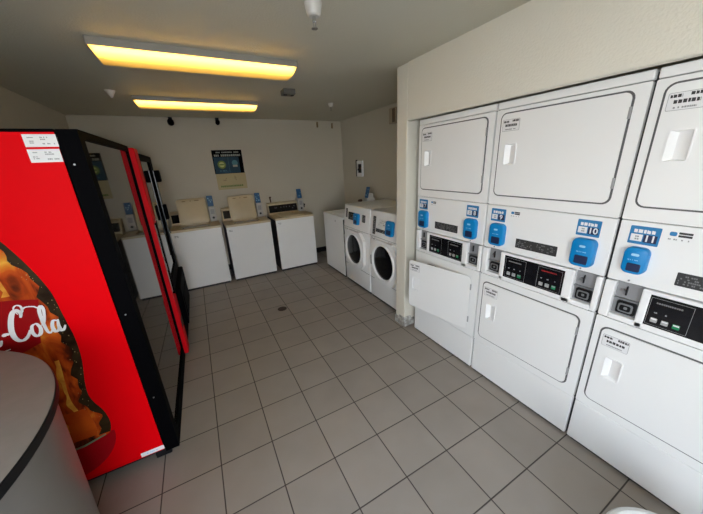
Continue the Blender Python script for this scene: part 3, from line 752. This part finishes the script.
def vending_far():
    W, H, D = .43, 1.855, .78
    t = thing('vending_machine', 'black glass fronted vending machine standing beyond the red one', 'vending machine', (-.485, 1.60, 0), PI/2)
    bm = bmesh.new(); box(bm, -W, W, .06, D, .05, H-.01, bev=.004); obj('cabinet', bm, BLACKM, t)
    bm = bmesh.new()
    for x in (-W+.05, W-.05):
        for y in (.09, D-.07): cyl(bm, (x, y, 0), (x, y, .055), .022, seg=12)
    obj('foot', bm, BLACK, t)
    bm = bmesh.new(); holed(bm, rr_pts(0, (H+.06)/2, 2*W, H-.06, .012), rr_pts(-.06, 1.26, .62, 1.08, .01), 0, .058, back=True)
    dr = obj('door', bm, BLACKM, t)
    bm = bmesh.new(); box(bm, -.372, .252, .012, .018, .715, 1.805); obj('window_pane', bm, SMOKED, dr)
    bm = bmesh.new(); box(bm, -.40, .40, .02, .058, .08, 1.83); obj('dark_liner', bm, BLACKM, dr)
    bm = bmesh.new(); box(bm, -.36, .40, -.045, .01, .22, .62, bev=.012); hop = obj('delivery_bin', bm, BLACKM, t)
    bm = bmesh.new(); box(bm, -.28, .20, -.050, -.04, .27, .50, bev=.006); obj('bin_flap', bm, BLACKM, hop)
    bm = bmesh.new(); box(bm, .285, .41, -.012, .0, .80, 1.72, bev=.004); cp = obj('control_panel', bm, BLACKG, t)
    for (z0, z1, pr) in ((1.60, 1.72, .055), (1.20, 1.36, .040)):
        bm = bmesh.new(); box(bm, .30, .40, -pr, -.008, z0, z1, bev=.008); obj('payment_reader', bm, BLACKM, cp)
    bm = bmesh.new(); cyl(bm, (.34, -.01, 1.05), (.34, -.025, 1.05), .012, seg=12); obj('lock', bm, CHROME, cp)
vending_far()

# ------------------------------------------------------------------ half round counter
def counter():
    cx, cy = -1.398, -.83
    t = thing('round_counter', 'grey half-round counter with a black edge, standing beside the red vending machine', 'counter', (cx, cy, 0))
    a0, a1 = -PI/2, PI/2
    def half(prof, name, m, par, smooth=True):
        bm = bmesh.new(); lathe(bm, prof, None, 72, 0, a0, a1)
        return obj(name, bm, m, par, smooth=smooth)
    half([(.0, 1.030), (.745, 1.030), (.753, 1.028)], 'worktop', LAMIN, t)
    half([(.753, 1.028), (.756, 1.024), (.756, .998), (.752, .993), (.0, .993)], 'edge_band', BLACK, t)
    half([(.0, .992), (.738, .992), (.690, .0), (.0, .0)], 'body', LAMINB, t)
counter()

# basket whose rim shows at the bottom edge of the photo
def basket():
    t = thing('laundry_basket', 'round white plastic basket, only its rim showing, on the floor by the nearest dryer', 'basket', (1.085, -1.80, 0))
    bm = bmesh.new(); lathe(bm, [(.001, .004), (.15, .0), (.158, .006), (.185, .285), (.181, .285), (.153, .010), (.001, .010)], None, 56); obj('basket_body', bm, BINW, t, smooth=True)
    bm = bmesh.new(); lathe(bm, [(.182, .280), (.188, .276), (.205, .281), (.210, .292), (.204, .302), (.190, .305), (.180, .298), (.182, .280)], None, 56); obj('rim', bm, BINW, t, smooth=True)
basket()

# ------------------------------------------------------------------ ceiling
def fixture(cx, cy, label):
    t = thing('fluorescent_light', label, 'ceiling light', (cx, cy, CH), 0, 'yellowed ceiling lights')
    L = .622; HW = .130
    bm = bmesh.new(); box(bm, -L, L, -HW, HW, -.006, 0, bev=.002); box(bm, -L, L, -HW, -HW+.006, -.042, -.004, bev=.002); box(bm, -L, L, HW-.006, HW, -.042, -.004, bev=.002)
    for x in (-L, L-.006): box(bm, x, x+.006, -HW, HW, -.042, -.004, bev=.002)
    obj('housing', bm, FIXT, t)
    # wraparound diffuser: rounded section, ends sloping in
    sec = [(-HW+.008, -.038), (-HW+.012, -.055), (-HW+.030, -.076), (-HW+.055, -.086), (0, -.090), (HW-.055, -.086), (HW-.030, -.076), (HW-.012, -.055), (HW-.008, -.038)]
    def ex(z): return L-.006-.026*min(1, max(0, (-.038-z)/.052))
    bm = bmesh.new()
    for s in range(len(sec)-1):
        (ya, za), (yb, zb) = sec[s], sec[s+1]
        bm.faces.new([bm.verts.new(p) for p in ((-ex(za), ya, za), (ex(za), ya, za), (ex(zb), yb, zb), (-ex(zb), yb, zb))])
    bmesh.ops.remove_doubles(bm, verts=bm.verts, dist=1e-5)
    obj('diffuser', bm, DIFF, t, smooth=True)
    for s in (-1, 1):
        bm = bmesh.new(); bm.faces.new([bm.verts.new((s*ex(z), y, z)) for y, z in sec]); obj('end_cap', bm, DIFF, t)
    bm = bmesh.new(); cyl(bm, (-.60, -.098, -.046), (.60, -.098, -.046), .013, seg=14); obj('lit_tube', bm, TUBE, t, smooth=True)
    bm = bmesh.new(); cyl(bm, (-.60, .070, -.042), (.60, .070, -.042), .014, seg=14); obj('unlit_tube', bm, mat_tubeoff, t, smooth=True)
    return t
mat_tubeoff = mat('unlit_tube_glass', (.55, .53, .48), .3)
fixture(.105, .690, 'long yellow ceiling light, the larger looking one, farther from the spotlights')
fixture(.105, 2.19, 'long yellow ceiling light closest to the black spotlights and the poster')

def sprinkler(x, y, s, label):
    t = thing('fire_sprinkler', label, 'sprinkler', (x, y, CH), 0)
    bm = bmesh.new(); lathe(bm, [(.048*s, 0), (.046*s, -.012*s), (.036*s, -.055*s), (.028*s, -.062*s), (.0005, -.062*s)], None, 32); obj('escutcheon', bm, WHITECEIL, t, smooth=True)
    bm = bmesh.new(); cyl(bm, (0, 0, -.06*s), (0, 0, -.085*s), .010*s); 
    for d in (-1, 1): cyl(bm, (d*.010*s, 0, -.08*s), (d*.003*s, 0, -.115*s), .003*s, seg=8)
    cyl(bm, (0, 0, -.113*s), (0, 0, -.117*s), .018*s, seg=20); obj('sprinkler_head', bm, CHROME, t)
sprinkler(.545, -.235, .9, 'large white cup shaped sprinkler on the ceiling, apart from the lights')
sprinkler(1.63, 1.94, .75, 'small ceiling sprinkler near the back right corner')
bm = bmesh.new(); lathe(bm, [(.042, 0), (.040, -.008), (.016, -.050), (.006, -.062), (.0005, -.062)], Matrix.Translation((-.655, 1.90, CH)), 28)
tag(obj('ceiling_cone', bm, WHITECEIL, smooth=True), 'small pale cone shaped cap on the ceiling beyond the end of a light', 'ceiling cap')
t = thing('ceiling_junction_box', 'small grey box with two black holes on the ceiling right of the lights', 'junction box', (.905, 1.42, CH))
bm = bmesh.new(); box(bm, -.062, .062, -.062, .062, -.050, 0, bev=.006); obj('box', bm, mat('weathered_grey', (.13, .125, .11), .6), t)
bm = bmesh.new()
for x in (-.035, .04): cyl(bm, (x, -.01, -.048), (x, -.01, -.058), .020, .016, 16)
obj('knockout', bm, BLACK, t)

# ------------------------------------------------------------------ wall things
def wall_camera(x, z, label, r):
    t = thing('wall_spotlight', label, 'spotlight', (x, YB, z), 0, 'black spotlights on the back wall')
    bm = bmesh.new(); box(bm, -.025, .025, -.05, 0, .02, .075, bev=.006); obj('bracket', bm, BLACK, t)
    bm = bmesh.new(); mx = Matrix.Translation((0, -.06, 0)) @ Matrix.Rotation(math.radians(75), 4, 'X')
    lathe(bm, [(.0005, -.05), (r*.6, -.05), (r, -.01), (r, .035), (r*.85, .035), (r*.7, .01), (.0005, .005)], mx, 28); obj('lamp_head', bm, BLACKM, t, smooth=True)
wall_camera(-.255, 2.365, 'larger black spotlight high on the back wall above the first raised lid', .042)
wall_camera(.365, 2.375, 'smaller black spotlight high on the back wall directly above the poster', .032)
for x, z, lab in ((2.02, 2.375, 'small dark bracket high on the back wall, farther from the corner'), (2.31, 2.36, 'small dark bracket high on the back wall, nearest the corner')):
    bm = bmesh.new(); box(bm, x-.012, x+.012, YB-.03, YB, z-.045, z+.045, bev=.004)
    tag(obj('wall_bracket', bm, mat_tan), lab, 'bracket', 'brackets high on the back wall')

def poster():
    t = thing('wall_poster', 'poster with dark blue upper half and tan lower half on the back wall', 'poster', (.425, YB, 1.68))
    w = .225
    bm = bmesh.new(); box(bm, -w, w, -.006, 0, -.055, .305, mi=0); 
    quad(bm, -w+.012, w-.06, -.05, .20, -.0068, 1); 
    obj('blue_print', bm, [BLACKM, POSTB], t)
    bm = bmesh.new(); y = -.0076
    marks(bm, -w+.04, w-.05, .255, .285, y, 1, 0, fill=.9, seed=2); marks(bm, -w+.03, w-.03, .205, .245, y, 1, 0, fill=.9, gap=.2, seed=3)
    quad(bm, .0, .003, -.04, .19, y, 1)
    for a, b, m_ in ((.062, .062, 2), (.040, .040, 3)):
        bm.faces.new([bm.verts.new((-.105+a*math.cos(k*PI/12), y-(.0003 if m_ == 3 else 0), .085+b*math.sin(k*PI/12))) for k in range(24)]).material_index = m_
    quad(bm, -.14, -.07, .075, .095, y-.0006, 2)
    bm.faces.new([bm.verts.new((.095+.045*math.cos(k*PI/12), y, .105+.045*math.sin(k*PI/12))) for k in range(24)]).material_index = 1
    quad(bm, .06, .13, .045, .075, y-.0005, 0); marks(bm, -.16, -.04, -.02, 0.0, y, 1, 1, fill=.7, seed=6)
    obj('blue_artwork', bm, [mat('poster_grey', (.32, .33, .28), .5), POSTC, POSTG, POSTY], t)
    bm = bmesh.new(); box(bm, -w+.005, w+.01, -.005, 0, -.305, -.055); obj('tan_print', bm, POSTT, t)
    bm = bmesh.new()
    marks(bm, -.175, .17, -.268, -.236, -.0056, 1, 0, fill=1, gap=.1, seed=8)
    for x in (-.09, .07): marks(bm, x-.03, x+.03, -.17, -.09, -.0056, 3, 1, fill=.3, seed=int(x*100)+20)
    obj('tan_artwork', bm, [POSTG, mat_tan], t)
poster()

t = thing('outlet_box', 'small white wall box with dark opening on the right wall above the washers', 'outlet', (XR, 2.72, 1.59), -PI/2)
bm = bmesh.new(); holed(bm, rr_pts(0, 0, .20, .27, .012), rr_pts(0, .005, .13, .15, .008), -.022, 0, back=True); obj('cover_plate', bm, WHITE2, t)
bm = bmesh.new(); box(bm, -.068, .068, -.010, -.001, -.075, .085, mi=0); cyl(bm, (-.03, -.01, 0), (-.03, -.035, -.02), .016, seg=12, mi=0); cyl(bm, (.03, -.01, 0.02), (.03, -.032, 0), .014, seg=12, mi=1); obj('outlet_socket', bm, [BLACK, BRASS], t)
bm = bmesh.new(); box(bm, -.115, -.102, -.03, 0, -.13, .15, bev=.003); obj('black_edge', bm, BLACK, t)

t = thing('alarm_horn', 'brown box shaped alarm high on the wall above the round-door washers', 'alarm', (XR+.003, 1.70, 2.285), -PI/2)
bm = bmesh.new(); box(bm, -.075, .075, -.07, 0, -.10, .10, bev=.008); obj('housing', bm, BEIGEPL, t)
bm = bmesh.new(); box(bm, .012, .068, -.078, -.065, -.085, .085, bev=.004); obj('grille', bm, mat('dark_brown_plastic', (.10, .07, .05), .5), t)

bm = bmesh.new(); lathe(bm, [(.055, .0005), (.055, .0035), (.046, .0045), (.0005, .0045)], Matrix.Translation((.545, 1.435, 0)), 32)
d = tag(obj('floor_drain', bm, mat('drain_bronze', (.05, .028, .016), .5, metal=.4), smooth=True), 'round dark bronze drain cover set in the tiled floor', 'drain')

# ------------------------------------------------------------------ light
w = bpy.data.worlds.new('daylight'); scene.world = w; w.use_nodes = True
nt = w.node_tree; bg = nt.nodes['Background']
tc = nt.nodes.new('ShaderNodeTexCoord'); sp = nt.nodes.new('ShaderNodeSeparateXYZ'); nt.links.new(tc.outputs['Generated'], sp.inputs[0])
rp = nt.nodes.new('ShaderNodeValToRGB'); nt.links.new(sp.outputs['Z'], rp.inputs['Fac'])
rp.color_ramp.elements[0].position = 0.0; rp.color_ramp.elements[0].color = (.95, .97, 1, 1)
rp.color_ramp.elements[1].position = .7; rp.color_ramp.elements[1].color = (.62, .78, 1, 1)
nt.links.new(rp.outputs['Color'], bg.inputs['Color']); bg.inputs['Strength'].default_value = 9.0
def area(name, loc, rot, sx, sy, power, col, portal=False):
    l = bpy.data.lights.new(name, 'AREA'); l.shape = 'RECTANGLE'; l.size = sx; l.size_y = sy; l.energy = power; l.color = col
    if portal: l.cycles.is_portal = True
    o = bpy.data.objects.new(name, l); COL.objects.link(o); o.location = loc; o.rotation_euler = rot; return o
area('doorway_portal', ((DX0+DX1)/2, YF-.13, DZ/2), (PI/2, 0, PI), DX1-DX0, DZ, 1, (1, 1, 1), portal=True)
area('window_portal', (XL-.11, (WY0+WY1)/2, (WZ0+WZ1)/2), (PI/2, 0, -PI/2), WY1-WY0, WZ1-WZ0, 1, (1, 1, 1), portal=True)

# ------------------------------------------------------------------ camera
yaw, pitch, roll = .4820, -.3223, -.0491
F = Vector((math.sin(yaw)*math.cos(pitch), math.cos(yaw)*math.cos(pitch), math.sin(pitch)))
rt = Vector((math.cos(yaw), -math.sin(yaw), 0)); up = rt.cross(F)
c, s = math.cos(roll), math.sin(roll); rt, up = c*rt+s*up, -s*rt+c*up
cam = bpy.data.cameras.new('camera'); co = bpy.data.objects.new('camera', cam); COL.objects.link(co)
cam.sensor_width = 36; cam.lens = 282.5958/703*36; cam.clip_start = .02
M = Matrix((rt, up, -F)).transposed().to_4x4(); M.translation = Vector((-.12863, -1.7957, 1.70155)); co.matrix_world = M
scene.camera = co
scene.view_settings.view_transform = 'Standard'; scene.view_settings.look = 'None'
scene.view_settings.gamma = 1; scene.view_settings.use_curve_mapping = False; scene.view_settings.exposure = 0.35
scene.cycles.use_denoising = True
scene.cycles.max_bounces = 10; scene.cycles.diffuse_bounces = 6; scene.cycles.caustics_reflective = False
